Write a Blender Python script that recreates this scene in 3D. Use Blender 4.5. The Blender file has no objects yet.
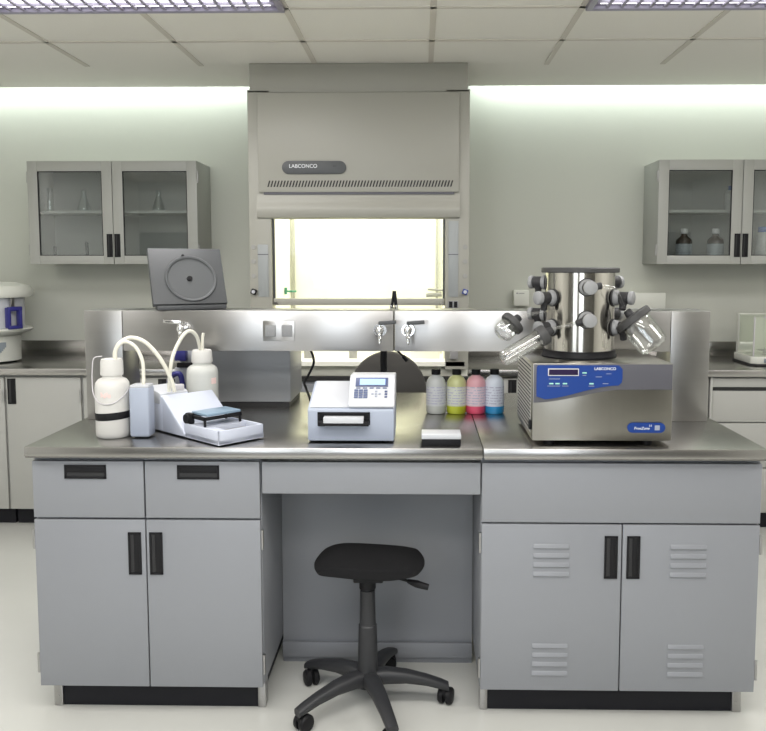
import bpy, bmesh, math, random
from math import pi, sin, cos, radians as R
from mathutils import Vector, Matrix
random.seed(4)
SC = bpy.context.scene
COL = SC.collection

# ------------------------------------------------------------------ camera
F, PITCH, YAW, PX, PY, EYE, DIST = 820.0, .088, .0184, 405.8, 334.9, 1.506, 2.6
cam = bpy.data.objects.new('camera', bpy.data.cameras.new('camera'))
COL.objects.link(cam)
cam.location = (0, -DIST, EYE)
cam.rotation_euler = (pi / 2 - PITCH, 0, YAW)
cam.data.sensor_width = 36
cam.data.lens = F / 766 * 36
cam.data.shift_x = (383 - PX) / 766
cam.data.shift_y = (PY - 365.5) / 766
cam.data.clip_start = .05
SC.camera = cam


def at(x, y, Y):
    """point of the place at depth Y that a survey sight line meets"""
    a, b = (x - PX) / F, -(y - PY) / F
    cp, sp, c, s = cos(PITCH), sin(PITCH), cos(YAW), sin(YAW)
    yy, zz = cp + b * sp, b * cp - sp
    rx, ry = c * a - s * yy, s * a + c * yy
    t = (Y + DIST) / ry
    return Vector((t * rx, Y, EYE + t * zz))


# ------------------------------------------------------------------ materials
def mat(name, col, rough=.5, metal=0., spec=.5, emit=None, emit_s=0., alpha=1., trans=0., bump=None, noise=None, aniso=0., coat=0.):
    m = bpy.data.materials.new(name)
    m.use_nodes = True
    nt = m.node_tree
    b = nt.nodes['Principled BSDF']
    b.inputs['Base Color'].default_value = (*col, 1)
    b.inputs['Roughness'].default_value = rough
    b.inputs['Metallic'].default_value = metal
    b.inputs['Specular IOR Level'].default_value = spec
    b.inputs['Transmission Weight'].default_value = trans
    b.inputs['Alpha'].default_value = alpha
    b.inputs['Coat Weight'].default_value = coat
    if emit:
        b.inputs['Emission Color'].default_value = (*emit, 1)
        b.inputs['Emission Strength'].default_value = emit_s
    if aniso:
        b.inputs['Anisotropic'].default_value = aniso
        tg = nt.nodes.new('ShaderNodeCombineXYZ')
        for i, q in enumerate((.02, .03, 1.)): tg.inputs[i].default_value = q
        nt.links.new(tg.outputs[0], b.inputs['Tangent'])
    tc = nt.nodes.new('ShaderNodeTexCoord')
    if noise:                                     # (scale xyz, amount) small tone variation of the surface
        mp = nt.nodes.new('ShaderNodeMapping'); mp.inputs['Scale'].default_value = noise[0]
        nz = nt.nodes.new('ShaderNodeTexNoise'); nz.inputs['Scale'].default_value = 1; nz.inputs['Detail'].default_value = 4
        rmp = nt.nodes.new('ShaderNodeMapRange')
        rmp.inputs['To Min'].default_value = 1 - noise[1]; rmp.inputs['To Max'].default_value = 1 + noise[1]
        mx = nt.nodes.new('ShaderNodeVectorMath'); mx.operation = 'SCALE'; mx.inputs[0].default_value = col
        nt.links.new(tc.outputs['Object'], mp.inputs[0]); nt.links.new(mp.outputs[0], nz.inputs['Vector'])
        nt.links.new(nz.outputs['Fac'], rmp.inputs['Value']); nt.links.new(rmp.outputs[0], mx.inputs['Scale'])
        nt.links.new(mx.outputs[0], b.inputs['Base Color'])
    if bump:                                      # (scale xyz, strength)
        mp = nt.nodes.new('ShaderNodeMapping'); mp.inputs['Scale'].default_value = bump[0]
        nz = nt.nodes.new('ShaderNodeTexNoise'); nz.inputs['Scale'].default_value = 1; nz.inputs['Detail'].default_value = 3
        bp = nt.nodes.new('ShaderNodeBump'); bp.inputs['Strength'].default_value = bump[1]; bp.inputs['Distance'].default_value = .01
        nt.links.new(tc.outputs['Object'], mp.inputs[0]); nt.links.new(mp.outputs[0], nz.inputs['Vector'])
        nt.links.new(nz.outputs['Fac'], bp.inputs['Height']); nt.links.new(bp.outputs[0], b.inputs['Normal'])
    return m


def glass(name, tint=(1, 1, 1), gloss=.06, rough=.02, edge=.75):
    """thin clear glass: mostly see-through, mirror-like towards grazing angles"""
    m = bpy.data.materials.new(name); m.use_nodes = True
    nt = m.node_tree; nt.nodes.clear()
    out = nt.nodes.new('ShaderNodeOutputMaterial')
    tr = nt.nodes.new('ShaderNodeBsdfTransparent'); tr.inputs[0].default_value = (*tint, 1)
    gl = nt.nodes.new('ShaderNodeBsdfGlossy'); gl.inputs['Roughness'].default_value = rough
    gl.inputs[0].default_value = (.95, .97, .96, 1)
    lw = nt.nodes.new('ShaderNodeLayerWeight'); lw.inputs[0].default_value = .25
    mr = nt.nodes.new('ShaderNodeMapRange'); mr.inputs['To Min'].default_value = gloss; mr.inputs['To Max'].default_value = edge
    mx = nt.nodes.new('ShaderNodeMixShader')
    nt.links.new(lw.outputs['Facing'], mr.inputs['Value']); nt.links.new(mr.outputs[0], mx.inputs[0])
    nt.links.new(tr.outputs[0], mx.inputs[1]); nt.links.new(gl.outputs[0], mx.inputs[2]); nt.links.new(mx.outputs[0], out.inputs[0])
    return m


def label_mat(name, paper, ink, rows, x_amt=.55):
    """printed label: rows of tiny print lines across the sheet"""
    m = mat(name, paper, .5)
    nt = m.node_tree; b = nt.nodes['Principled BSDF']
    tc = nt.nodes.new('ShaderNodeTexCoord'); sp = nt.nodes.new('ShaderNodeSeparateXYZ')
    nt.links.new(tc.outputs['Generated'], sp.inputs[0])
    w = nt.nodes.new('ShaderNodeMath'); w.operation = 'MULTIPLY'; w.inputs[1].default_value = rows
    fr = nt.nodes.new('ShaderNodeMath'); fr.operation = 'FRACT'
    gt = nt.nodes.new('ShaderNodeMath'); gt.operation = 'GREATER_THAN'; gt.inputs[1].default_value = .62
    nz = nt.nodes.new('ShaderNodeTexNoise'); nz.inputs['Scale'].default_value = 9
    g2 = nt.nodes.new('ShaderNodeMath'); g2.operation = 'GREATER_THAN'; g2.inputs[1].default_value = x_amt - .1
    mu = nt.nodes.new('ShaderNodeMath'); mu.operation = 'MULTIPLY'
    mx = nt.nodes.new('ShaderNodeMix'); mx.data_type = 'RGBA'
    mx.inputs[6].default_value = (*paper, 1); mx.inputs[7].default_value = (*ink, 1)
    nt.links.new(sp.outputs[2], w.inputs[0]); nt.links.new(w.outputs[0], fr.inputs[0]); nt.links.new(fr.outputs[0], gt.inputs[0])
    nt.links.new(tc.outputs['Generated'], nz.inputs['Vector']); nt.links.new(nz.outputs['Fac'], g2.inputs[0])
    nt.links.new(gt.outputs[0], mu.inputs[0]); nt.links.new(g2.outputs[0], mu.inputs[1])
    nt.links.new(mu.outputs[0], mx.inputs[0]); nt.links.new(mx.outputs[2], b.inputs['Base Color'])
    return m


M = {}
M['wall'] = mat('wall paint', (.58, .59, .525), .75, bump=((60, 60, 60), .03), noise=((.8, .8, .8), .02))
M['floor'] = mat('vinyl floor', (.60, .605, .57), .22, noise=((3, 3, 3), .05), spec=.5)
M['ceiling'] = mat('ceiling tile', (.93, .905, .84), .9, bump=((160, 160, 160), .15))
M['tbar'] = mat('ceiling tee bar', (.70, .66, .59), .6)
M['cab'] = mat('cabinet paint', (.245, .255, .276), .42, bump=((500, 500, 500), .02))
M['farwall'] = mat('far wall paint', (.13, .13, .125), .7)  # unseen wall kept dark so the steel mirrors a dark room
M['wcab'] = mat('wall cabinet paint', (.40, .405, .375), .4, bump=((500, 500, 500), .02))
M['bcab'] = mat('bench cabinet paint', (.42, .42, .395), .45)
M['hood'] = mat('fume hood paint', (.375, .37, .325), .42)
M['hoodtop'] = mat('fume hood bonnet paint', (.36, .355, .31), .5)
M['liner'] = mat('hood liner', (.9, .9, .80), .6)
M['steel'] = mat('stainless steel', (.43, .425, .42), .30, 1., aniso=.85, noise=((2, 2, 60), .05))
M['pedestal'] = mat('plain steel sheet', (.36, .355, .345), .34, 1., noise=((2, 2, 50), .05))  # shelf steel darkened, standing in for the dark reflections on the pedestals
M['top'] = mat('brushed steel worktop', (.44, .43, .415), .27, 1., noise=((2, 40, 2), .05), bump=((3, 90, 3), .02))
M['steelbox'] = mat('brushed steel casing', (.32, .31, .28), .30, 1., aniso=.8, noise=((40, 40, 1), .06))
M['drum'] = mat('polished drum steel', (.55, .53, .48), .16, 1., aniso=.7, noise=((60, 60, 1), .05))
M['chrome'] = mat('chrome', (.8, .8, .8), .12, 1.)
M['black'] = mat('black plastic', (.011, .011, .0125), .5, spec=.2)
M['kick'] = mat('black vinyl kick', (.014, .014, .018), .55, spec=.25)
M['recess'] = mat('dark pull recess', (.02, .02, .022), .5)
M['rubber'] = mat('dark rubber', (.022, .022, .024), .6)
M['flaskcap'] = mat('grey flask rubber', (.05, .05, .05), .55)
M['fabric'] = mat('black upholstery', (.012, .012, .013), .95, spec=.2, bump=((300, 300, 300), .3))
M['stoolp'] = mat('stool plastic', (.024, .025, .028), .5)
M['white'] = mat('white plastic', (.56, .575, .605), .38)
M['instr'] = mat('pale instrument plastic', (.56, .595, .69), .4)
M['instrfront'] = mat('instrument blue grey plastic', (.40, .445, .54), .42)  # shade of the white reader's front put into this tone
M['poly'] = mat('white polyethylene', (.66, .65, .62), .45, spec=.4)
M['poly2'] = mat('cloudy polyethylene', (.54, .55, .52), .45)
M['tube'] = mat('clear cream tubing', (.78, .76, .66), .3)
M['pink'] = mat('faded pink print', (.84, .64, .60), .5)
M['platecol'] = mat('blue grey plate plastic', (.22, .31, .40), .35)
M['lcd'] = mat('lit blue display', (.35, .5, .8), .3, emit=(.36, .58, 1), emit_s=.42)
M['lcdframe'] = mat('display bezel', (.08, .10, .20), .4)
M['key'] = mat('blue grey keys', (.11, .14, .25), .5)
M['keylight'] = mat('pale keys', (.33, .36, .44), .5)
M['blue'] = mat('blue control panel', (.009, .045, .235), .35)
M['panelgrey'] = mat('grey fascia', (.095, .095, .112), .45)
M['display'] = mat('dark display window', (.025, .015, .05), .2)
M['silver'] = mat('pale silver trim', (.6, .58, .6), .4)
M['ink'] = mat('white lettering', (.85, .88, .9), .5)
M['inkgreen'] = mat('pale green lettering', (.35, .7, .6), .5)
M['knob'] = mat('light grey knob plastic', (.28, .285, .29), .45)
M['glass'] = glass('clear glass')
M['cabglass'] = glass('cabinet glass', (.88, .90, .90), .07, .02, .5)
M['sashglass'] = glass('sash glass', (.98, .99, .97), .012, .02, .25)
M['purple'] = mat('purple plastic', (.035, .035, .22), .35)
M['cream'] = mat('cream enamel', (.74, .75, .68), .4)
M['padgrey'] = mat('grey key panel', (.26, .30, .33), .5)
M['greypanel'] = mat('dark grey casing', (.07, .074, .078), .5)
M['greyrim'] = mat('grey rim', (.085, .09, .094), .45)
M['chairgrey'] = mat('grey brown chair foam', (.055, .052, .047), .7)
M['post'] = mat('grey post plate', (.33, .35, .35), .4)
M['dot'] = mat('grey plug cap', (.34, .34, .32), .5)
M['blueknob'] = mat('blue knob', (.03, .06, .3), .4)
M['green'] = mat('green fixture', (.06, .25, .16), .4)
M['grey'] = mat('mid grey plastic', (.3, .3, .3), .5)
M['boxgrey'] = mat('grey enamel casing', (.36, .37, .38), .38)
M['boxside'] = mat('pale enamel side', (.62, .62, .56), .4)  # case side with the hood's light put into its tone, not applied
M['amber'] = mat('amber glass', (.045, .028, .018), .15)
M['labelp'] = label_mat('bottle label', (.42, .46, .47), (.2, .22, .24), 7)
M['capw'] = mat('white cap', (.7, .7, .68), .4)
M['capblue'] = mat('blue cap', (.06, .15, .4), .4)
M['lampglow'] = mat('fluorescent tube', (1, 1, 1), .5, emit=(1, .97, 1), emit_s=3)
M['louver'] = mat('louver aluminium', (.36, .34, .42), .5, 0.)
M['lampframe'] = mat('lamp frame', (.35, .33, .42), .4)
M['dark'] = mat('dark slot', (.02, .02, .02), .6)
M['red'] = mat('dark red plastic', (.16, .03, .03), .5)
M['yellow'] = mat('yellow plastic', (.65, .5, .05), .5)
M['winglass'] = glass('draft shield glass', (.95, .97, .93), .10, .03, .5)


# ------------------------------------------------------------------ mesh builder
class MB:
    def __init__(self): self.bm = bmesh.new(); self.flat = False

    def _fin(self, verts, bev=0, seg=2, mi=0, T=None):
        vs = list(verts)
        if bev:
            es = {e for v in vs for e in v.link_edges}
            r = bmesh.ops.bevel(self.bm, geom=list(es), offset=bev, segments=seg, profile=.5, affect='EDGES', clamp_overlap=True)
            vs = list({v for f in r['faces'] for v in f.verts} | {v for v in vs if v.is_valid})
        fs = {f for v in vs for f in v.link_faces}
        for f in fs: f.material_index = mi
        if T is not None: bmesh.ops.transform(self.bm, matrix=T, verts=vs)
        return self

    def box(self, x0, x1, y0, y1, z0, z1, bev=0, seg=2, mi=0, T=None):
        self.flat = True
        r = bmesh.ops.create_cube(self.bm, size=1)
        for v in r['verts']:
            v.co = Vector((x0 + (v.co.x + .5) * (x1 - x0), y0 + (v.co.y + .5) * (y1 - y0), z0 + (v.co.z + .5) * (z1 - z0)))
        return self._fin(r['verts'], bev, seg, mi, T)

    def prism(self, pts, d0, d1, axis='y', bev=0, seg=2, mi=0, T=None):
        """outline pts in a plane, extruded along axis from d0 to d1. y: (x,z); x: (y,z); z: (x,y)"""
        self.flat = True
        def P(p, d):
            return {'y': (p[0], d, p[1]), 'x': (d, p[0], p[1]), 'z': (p[0], p[1], d)}[axis]
        a = [self.bm.verts.new(P(p, d0)) for p in pts]
        b = [self.bm.verts.new(P(p, d1)) for p in pts]
        n = len(pts)
        fs = [self.bm.faces.new(a), self.bm.faces.new(b[::-1])]
        for i in range(n): fs.append(self.bm.faces.new((a[i], b[i], b[(i + 1) % n], a[(i + 1) % n])))
        bmesh.ops.recalc_face_normals(self.bm, faces=fs)
        return self._fin(a + b, bev, seg, mi, T)

    def lathe(self, prof, n=32, T=None, mi=0, close=True):
        """profile of (r, z) turned about Z"""
        n = max(n, 16)
        rings = []
        for r, z in prof:
            if r < 1e-6: rings.append([self.bm.verts.new((0, 0, z))])
            else: rings.append([self.bm.verts.new((r * cos(2 * pi * k / n), r * sin(2 * pi * k / n), z)) for k in range(n)])
        vs = [v for r in rings for v in r]
        fs = []
        for a, b in zip(rings, rings[1:]):
            for k in range(n):
                k2 = (k + 1) % n
                if len(a) == 1 and len(b) == 1: continue
                if len(a) == 1: fs.append(self.bm.faces.new((a[0], b[k2], b[k])))
                elif len(b) == 1: fs.append(self.bm.faces.new((a[k], a[k2], b[0])))
                else: fs.append(self.bm.faces.new((a[k], a[k2], b[k2], b[k])))
        if close:
            for r, rev in ((rings[0], True), (rings[-1], False)):
                if len(r) > 1: fs.append(self.bm.faces.new(r[::-1] if rev else r))
        return self._fin(vs, 0, 2, mi, T)

    def cyl(self, p0, p1, r0, r1=None, n=24, mi=0):
        p0, p1 = Vector(p0), Vector(p1)
        L = (p1 - p0).length
        return self.lathe([(r0, 0), (r0 if r1 is None else r1, L)], n, axis(p0, p1), mi)

    def tube(self, pts, r, n=10, sub=6, mi=0, smooth=True, rads=None):
        n = max(n, 12)
        pts = [Vector(p) for p in pts]
        if smooth and len(pts) > 2:
            out, rr = [], []
            for i in range(len(pts) - 1):
                p0, p1, p2, p3 = pts[max(i - 1, 0)], pts[i], pts[i + 1], pts[min(i + 2, len(pts) - 1)]
                for s in range(sub):
                    t = s / sub
                    out.append(.5 * ((2 * p1) + (p2 - p0) * t + (2 * p0 - 5 * p1 + 4 * p2 - p3) * t * t + (3 * p1 - p0 - 3 * p2 + p3) * t ** 3))
                    if rads: rr.append(rads[i] * (1 - t) + rads[i + 1] * t)
            out.append(pts[-1])
            if rads: rr.append(rads[-1])
            pts = out
            rads = rr if rads else None
        prev = None; rings = []
        for i, p in enumerate(pts):
            d = (pts[min(i + 1, len(pts) - 1)] - pts[max(i - 1, 0)]).normalized()
            if prev is None:
                u = d.cross(Vector((0, 0, 1)))
                if u.length < 1e-3: u = d.cross(Vector((1, 0, 0)))
                u.normalize()
            else:
                u = (prev - d * prev.dot(d)).normalized()
            w = d.cross(u); prev = u
            q = rads[i] if rads else r
            rings.append([self.bm.verts.new(p + u * q * cos(2 * pi * k / n) + w * q * sin(2 * pi * k / n)) for k in range(n)])
        fs = []
        for a, b in zip(rings, rings[1:]):
            for k in range(n): fs.append(self.bm.faces.new((a[k], a[(k + 1) % n], b[(k + 1) % n], b[k])))
        fs.append(self.bm.faces.new(rings[0][::-1])); fs.append(self.bm.faces.new(rings[-1]))
        for f in fs: f.material_index = mi
        return self

    def move(self, T):
        bmesh.ops.transform(self.bm, matrix=T, verts=self.bm.verts[:]); return self

    def build(self, name, m, parent=None, loc=None, ang=38):
        me = bpy.data.meshes.new(name)
        bmesh.ops.recalc_face_normals(self.bm, faces=self.bm.faces[:])
        if parent is not None and loc is None:           # geometry was given in world space
            bmesh.ops.translate(self.bm, vec=-world_of(parent), verts=self.bm.verts[:])
        self.bm.to_mesh(me); self.bm.free()
        for p in me.polygons: p.use_smooth = True
        me.set_sharp_from_angle(angle=R(min(ang, 24) if self.flat else ang))
        for x in (m if isinstance(m, list) else [m]): me.materials.append(x)
        o = bpy.data.objects.new(name, me); COL.objects.link(o)
        if parent is not None: o.parent = parent
        if loc is not None: o.location = loc
        return o


def axis(p0, p1):
    d = (Vector(p1) - Vector(p0)).normalized()
    return Matrix.Translation(p0) @ d.to_track_quat('Z', 'Y').to_matrix().to_4x4()


def world_of(o):
    v = Vector((0, 0, 0))
    while o is not None:
        v += o.location; o = o.parent
    return v


def tag(o, label, cat, group=None, kind=None):
    o['label'] = label; o['category'] = cat
    if group: o['group'] = group
    if kind: o['kind'] = kind
    return o


def thing(name, loc, label, cat, group=None):
    o = bpy.data.objects.new(name, None); COL.objects.link(o)
    o.location = loc; o.empty_display_size = .05
    return tag(o, label, cat, group)


def struct(name, mb, m):
    o = mb.build(name, m); o['kind'] = 'structure'; return o


def kids(o): return [c for c in bpy.data.objects if c.parent is o]


def dup(o, loc, label, group=None):
    r = o.copy(); COL.objects.link(r); r.location = loc; r['label'] = label
    if group: r['group'] = group
    def rec(src, dst):
        for ch in kids(src):
            c = ch.copy(); COL.objects.link(c); c.parent = dst
            rec(ch, c)
    rec(o, r)
    return r


def text(s, size, loc, parent, m, name='lettering', rot=(pi / 2, 0, 0), align='CENTER', shear=0, ext=.0004):
    cu = bpy.data.curves.new(name, 'FONT'); cu.body = s; cu.size = size; cu.align_x = align; cu.align_y = 'CENTER'
    cu.extrude = ext; cu.shear = shear
    o = bpy.data.objects.new(name, cu); COL.objects.link(o); cu.materials.append(m)
    bpy.context.view_layer.update()
    me = bpy.data.meshes.new_from_object(o); me.name = name
    bpy.data.objects.remove(o); bpy.data.curves.remove(cu)
    o = bpy.data.objects.new(name, me); COL.objects.link(o)
    o.rotation_euler = rot
    o.parent = parent; o.location = Vector(loc) - world_of(parent)
    return o


def area(name, loc, size, power, col, rot=(0, 0, 0), parent=None, spread=None):
    l = bpy.data.lights.new(name, 'AREA'); l.shape = 'RECTANGLE'; l.size, l.size_y = size
    l.energy = power; l.color = col
    if spread: l.spread = spread
    o = bpy.data.objects.new(name, l); COL.objects.link(o)
    o.rotation_euler = rot
    if parent is not None:
        o.parent = parent; o.location = Vector(loc) - world_of(parent)
    else: o.location = loc
    return o


# ------------------------------------------------------------------ the room
XL, XR, YF, YB, ZCEIL = -3.7, 3.5, -3.6, 2.6, 2.55
struct('floor', MB().box(XL, XR, YF, YB, -.05, 0), M['floor'])
struct('wall_back', MB().box(XL - .1, XR + .1, YB, YB + .1, -.05, 2.95), M['wall'])
M['pale'] = mat('pale side wall paint', (.80, .80, .77), .8)  # unseen walls made pale to bounce light onto the ceiling
struct('wall_left', MB().box(XL - .1, XL, YF, YB, -.05, 2.95), M['pale'])
struct('wall_right', MB().box(XR, XR + .1, YF, YB, -.05, 2.95), M['pale'])
struct('wall_front', MB().box(XL - .1, XR + .1, YF - .1, YF, -.05, 1.9).box(XL - .1, XR + .1, YF - .1, YF, 1.9, 2.95, mi=1), [M['farwall'], M['pale']])  # dark below for steel reflections, pale above for bounce light
c = MB()
c.box(XL, XR, YF, 2.38, ZCEIL, ZCEIL + .06)
for k in range(-6, 7):
    x = .05 + .61 * k
    c.box(x - .013, x + .013, YF + .01, 1.85, ZCEIL - .004, ZCEIL, mi=1)
for y in (-3.44, -2.83, -2.22, -1.61, -1.0, -.35, .26, .87, 1.37):
    c.box(XL + .01, XR - .01, y - .012, y + .012, ZCEIL - .004, ZCEIL, mi=1)
struct('ceiling', c, [M['ceiling'], M['tbar']])
struct('trim_1', MB().box(XL, XR, 2.36, 2.38, ZCEIL + .06, 2.93).box(XL, XR, 2.36, YB, 2.93, 2.96), M['wall'])

# two unseen windows, added behind the viewer for daylight and steel reflections
M['winframe'] = mat('window frame', (.35, .35, .36), .5)
M['daylight'] = mat('bright sky behind the pane', (.8, .85, .9), .4, emit=(.78, .88, 1), emit_s=1.)  # even glow for the panes of the added windows
for n, (x0, x1) in enumerate(((-1.70, -.80), (-.22, .62))):
    z0, z1, yw = .86, 2.15, YF
    f = MB()
    f.box(x0 - .05, x0, yw, yw + .05, z0 - .05, z1 + .05).box(x1, x1 + .05, yw, yw + .05, z0 - .05, z1 + .05).box(x0, x1, yw, yw + .05, z1, z1 + .05).box(x0 - .08, x1 + .08, yw, yw + .09, z0 - .05, z0)
    f.box(x0, x1, yw, yw + .035, 1.48, 1.51)
    f.box(x0, x1, yw + .001, yw + .012, z0, z1, mi=1)
    struct('window_%d' % (n + 1), f, [M['winframe'], M['daylight']])
    area('window_light', ((x0 + x1) / 2, yw + .06, (z0 + z1) / 2), (x1 - x0, z1 - z0), 9, (.86, .93, 1), (pi / 2, 0, 0))

# cove lamps above the ceiling edge wash the wall
for x0, x1 in ((-3.6, -.95), (.29, 3.4)):
    area('cove_light', ((x0 + x1) / 2, 2.47, 2.66), (x1 - x0, .05), 8.5 * (x1 - x0) / 2.6, (.90, 1, .97), (R(42), 0, 0))


# recessed louvred lamps
def ceiling_light(x, y, label, group):
    t = thing('ceiling_light', (x, y, ZCEIL), label, 'ceiling light', group)
    f = MB()
    w, d = .605, .30
    for a in ((-w, w, -d, -d + .025), (-w, w, d - .025, d), (-w, -w + .025, -d, d), (w - .025, w, -d, d)):
        f.box(a[0], a[1], a[2], a[3], -.022, 0, .003)
    f.box(-w + .02, w - .02, -d + .02, d - .02, -.004, 0)
    f.build('frame', M['lampframe'], t, (0, 0, 0))
    l = MB()
    for k in range(1, 20):
        X = -w + .025 + k * (2 * w - .05) / 20
        l.box(X - .007, X + .007, -d + .025, d - .025, -.016, -.0085)
    for k in range(8):
        Y = -d + .025 + k * .0786
        l.box(-w + .025, w - .025, Y - .003, Y + .003, -.02, -.0085)
    l.build('louver', M['louver'], t, (0, 0, 0))
    for Y in (-.19, 0, .19):
        MB().box(-w + .05, w - .05, Y - .06, Y + .06, -.008, -.0045).build('lamp_tube', M['lampglow'], t, (0, 0, 0))
    area('lamp_light', (x, y, ZCEIL - .03), (1.1, .5), 20, (1, .975, .96), parent=t)
    return t


lamp = ceiling_light(-1.165, .565, 'recessed louvred ceiling lamp above the left end of the island', 'louvred ceiling lamps')
dup(lamp, (1.275, .565, ZCEIL), 'recessed louvred ceiling lamp above the steel freeze dryer end', 'louvred ceiling lamps')
for i, (x, y) in enumerate(((-.86, -1.3), (.36, -1.3), (-.86, -2.5), (.36, -2.5), (-2.69, -.7), (2.6, -.7))):  # unseen ceiling lights, added for fill and bright bands in the steel
    area('room_lamp', (x, y, ZCEIL - .02), (1.15, .5), 20, (1, .965, .94))


# ------------------------------------------------------------------ cabinet hardware
def pull(parent, cx, cz, w, h, yf, m=None):
    """flush recessed pull: black frame with a darker scoop"""
    f = MB(); t = .007
    f.box(cx - w / 2, cx + w / 2, yf - .004, yf + .002, cz + h / 2 - t, cz + h / 2, .001)
    f.box(cx - w / 2, cx + w / 2, yf - .004, yf + .002, cz - h / 2, cz - h / 2 + t, .001)
    f.box(cx - w / 2, cx - w / 2 + t, yf - .004, yf + .002, cz - h / 2, cz + h / 2, .001)
    f.box(cx + w / 2 - t, cx + w / 2, yf - .004, yf + .002, cz - h / 2, cz + h / 2, .001)
    if w > h: f.box(cx - w / 2 + t, cx + w / 2 - t, yf - .0035, yf - .001, cz - .002, cz + h / 2 - t, .0008)
    else: f.box(cx - .003, cx + w / 2 - t, yf - .0035, yf - .001, cz - h / 2 + t, cz + h / 2 - t, .0008)
    f.box(cx - w / 2 + t, cx + w / 2 - t, yf - .0012, yf + .001, cz - h / 2 + t, cz + h / 2 - t, mi=1)
    return f.build('handle', [m or M['black'], M['recess']], parent)


def hinge(parent, x, y, z):
    return MB().cyl((x, y, z - .033), (x, y, z + .033), .006, n=12).build('hinge', M['steel'], parent)


ZC = .915
# ---- left island cabinet
ax0, ax1, ac = -1.268, -.5206, -.899
t = thing('base_cabinet', ((ax0 + ax1) / 2, .5, 0), 'grey island base cabinet with two drawers above two plain doors', 'cabinet')
MB().box(ax0, ax1, .022, 1.08, .1, .878, .002).build('body', M['cab'], t)
for x0, x1, hx in ((ax0 + .002, ac - .0025, -1.091), (ac + .0025, ax1 - .002, -.722)):
    d = MB().box(x0, x1, 0, .02, .675, .863, .002).build('drawer', M['cab'], t)
    pull(d, hx, .828, .137, .046, 0)
for x0, x1, hx in ((ax0 + .002, ac - .002, -.936), (ac + .002, ax1 - .002, -.866)):
    d = MB().box(x0, x1, 0, .02, .1, .668, .002).build('door', M['cab'], t)
    pull(d, hx, .556, .043, .142, 0)
for x in (ax0 - .005, ax1 + .001):
    for z in (.60, .175): hinge(t, x, .012, z)
MB().box(ax0 + .05, ax1 - .03, .062, 1.02, 0, .1).build('toe_kick', M['kick'], t)
for x0, x1 in ((ax0 + .02, ax0 + .05), (ax1 - .03, ax1 - .004)):
    MB().box(x0, x1, .055, .1, 0, .1, .002).cyl(((x0 + x1) / 2, .053, .035), ((x0 + x1) / 2, .056, .035), .004, n=10).build('corner_foot', M['steel'], t)

# ---- right island cabinet
bx0, bx1, bc = .1964, 1.097, .6535
t = thing('base_cabinet', ((bx0 + bx1) / 2, .5, 0), 'grey island base cabinet with two louvred doors under a fixed panel', 'cabinet')
MB().box(bx0, bx1, .022, 1.08, .1, .878, .002).build('body', M['cab'], t)
MB().box(bx0 + .002, bx1 - .002, 0, .02, .667, .863, .002).build('front_panel', M['cab'], t)
for x0, x1, hx, lx in ((bx0 + .002, bc - .002, .618, .425), (bc + .002, bx1 - .002, .690, .868)):
    d = MB().box(x0, x1, 0, .02, .1, .661, .002)
    for zz in (.543, .207):
        for k in range(4):
            z = zz + (1.5 - k) * .031
            ww = .058
            d.prism([(-.0055, z - .007), (.001, z - .011), (.001, z + .007), (-.001, z + .006)], lx - ww, lx + ww, 'x', .0012)
    d = d.build('door', M['cab'], t)
    pull(d, hx, .553, .043, .142, 0)
for x in (bx0 - .001, bx1 + .005):
    for z in (.595, .17): hinge(t, x, .012, z)
MB().box(bx0 + .03, bx1 - .05, .062, 1.02, 0, .1).build('toe_kick', M['kick'], t)
for x0, x1 in ((bx0 + .004, bx0 + .03), (bx1 - .05, bx1 - .02)):
    MB().box(x0, x1, .055, .1, 0, .1, .002).cyl(((x0 + x1) / 2, .053, .035), ((x0 + x1) / 2, .056, .035), .004, n=10).build('corner_foot', M['steel'], t)

# ---- knee space between them
t = thing('knee_space_panel', (-.162, .38, 0), 'grey knee space apron, back panel and low rail between the two island cabinets', 'panel')
MB().box(ax1 + .006, bx0 - .003, 0, .02, .758, .863, .002).build('apron', M['cab'], t)
MB().box(ax1 + .002, bx0 - .002, .385, .40, 0, .875).box(ax1 + .002, bx0 - .002, .379, .385, 0, .045, .001).build('back_panel', M['cab'], t)
MB().box(ax1 + .002, bx0 - .002, .366, .379, .024, .082, .002).build('rail', M['cab'], t)

# ---- worktops
for x0, x1, lab in ((-1.2786, .1985, 'long brushed steel worktop holding the white plate reader and plate washer'),
                    (.2005, 1.103, 'short brushed steel worktop under the freeze dryer')):
    o = MB().prism([(-.0275, .884), (-.0245, ZC), (1.106, ZC), (1.106, .884)], x0, x1, 'x', .0025).box(x0 + .004, x1 - .004, -.024, 1.1, .879, .885).build('worktop', M['top'])
    tag(o, lab, 'worktop')


# ---- steel service shelf
def valve(parent, x, z, yf, flip=1, lever_up=.024, nozzle=True):
    v = MB()
    v.cyl((x, yf, z), (x, yf - .006, z), .024, n=24)
    v.cyl((x, yf - .006, z), (x, yf - .04, z), .011, n=16)
    v.lathe([(0, -.014), (.012, -.012), (.016, 0), (.012, .012), (0, .014)], 16, Matrix.Translation((x, yf - .042, z)))
    v.cyl((x, yf - .042, z), (x, yf - .042, z + lever_up), .006, n=12)
    if nozzle:
        v.lathe([(.007, 0), (.0085, .006), (.006, .012), (.008, .018), (.0055, .024), (.007, .03), (.003, .042)], 14, axis((x, yf - .046, z - .01), (x + .002, yf - .058, z - .06)))
    o = v.build('gas_valve', M['chrome'], parent)
    l = MB()
    l.box(-.004, .062, -.007, .007, -.007, .007, .003)
    T = Matrix.Translation((x, yf - .042, z + lever_up + .002)) @ Matrix.Rotation(0 if flip > 0 else pi, 4, 'Z') @ Matrix.Rotation(R(-4), 4, 'Y')
    l.move(T)
    l.build('lever', M['greypanel'] if flip > 0 else M['chrome'], o)
    return o


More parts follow.
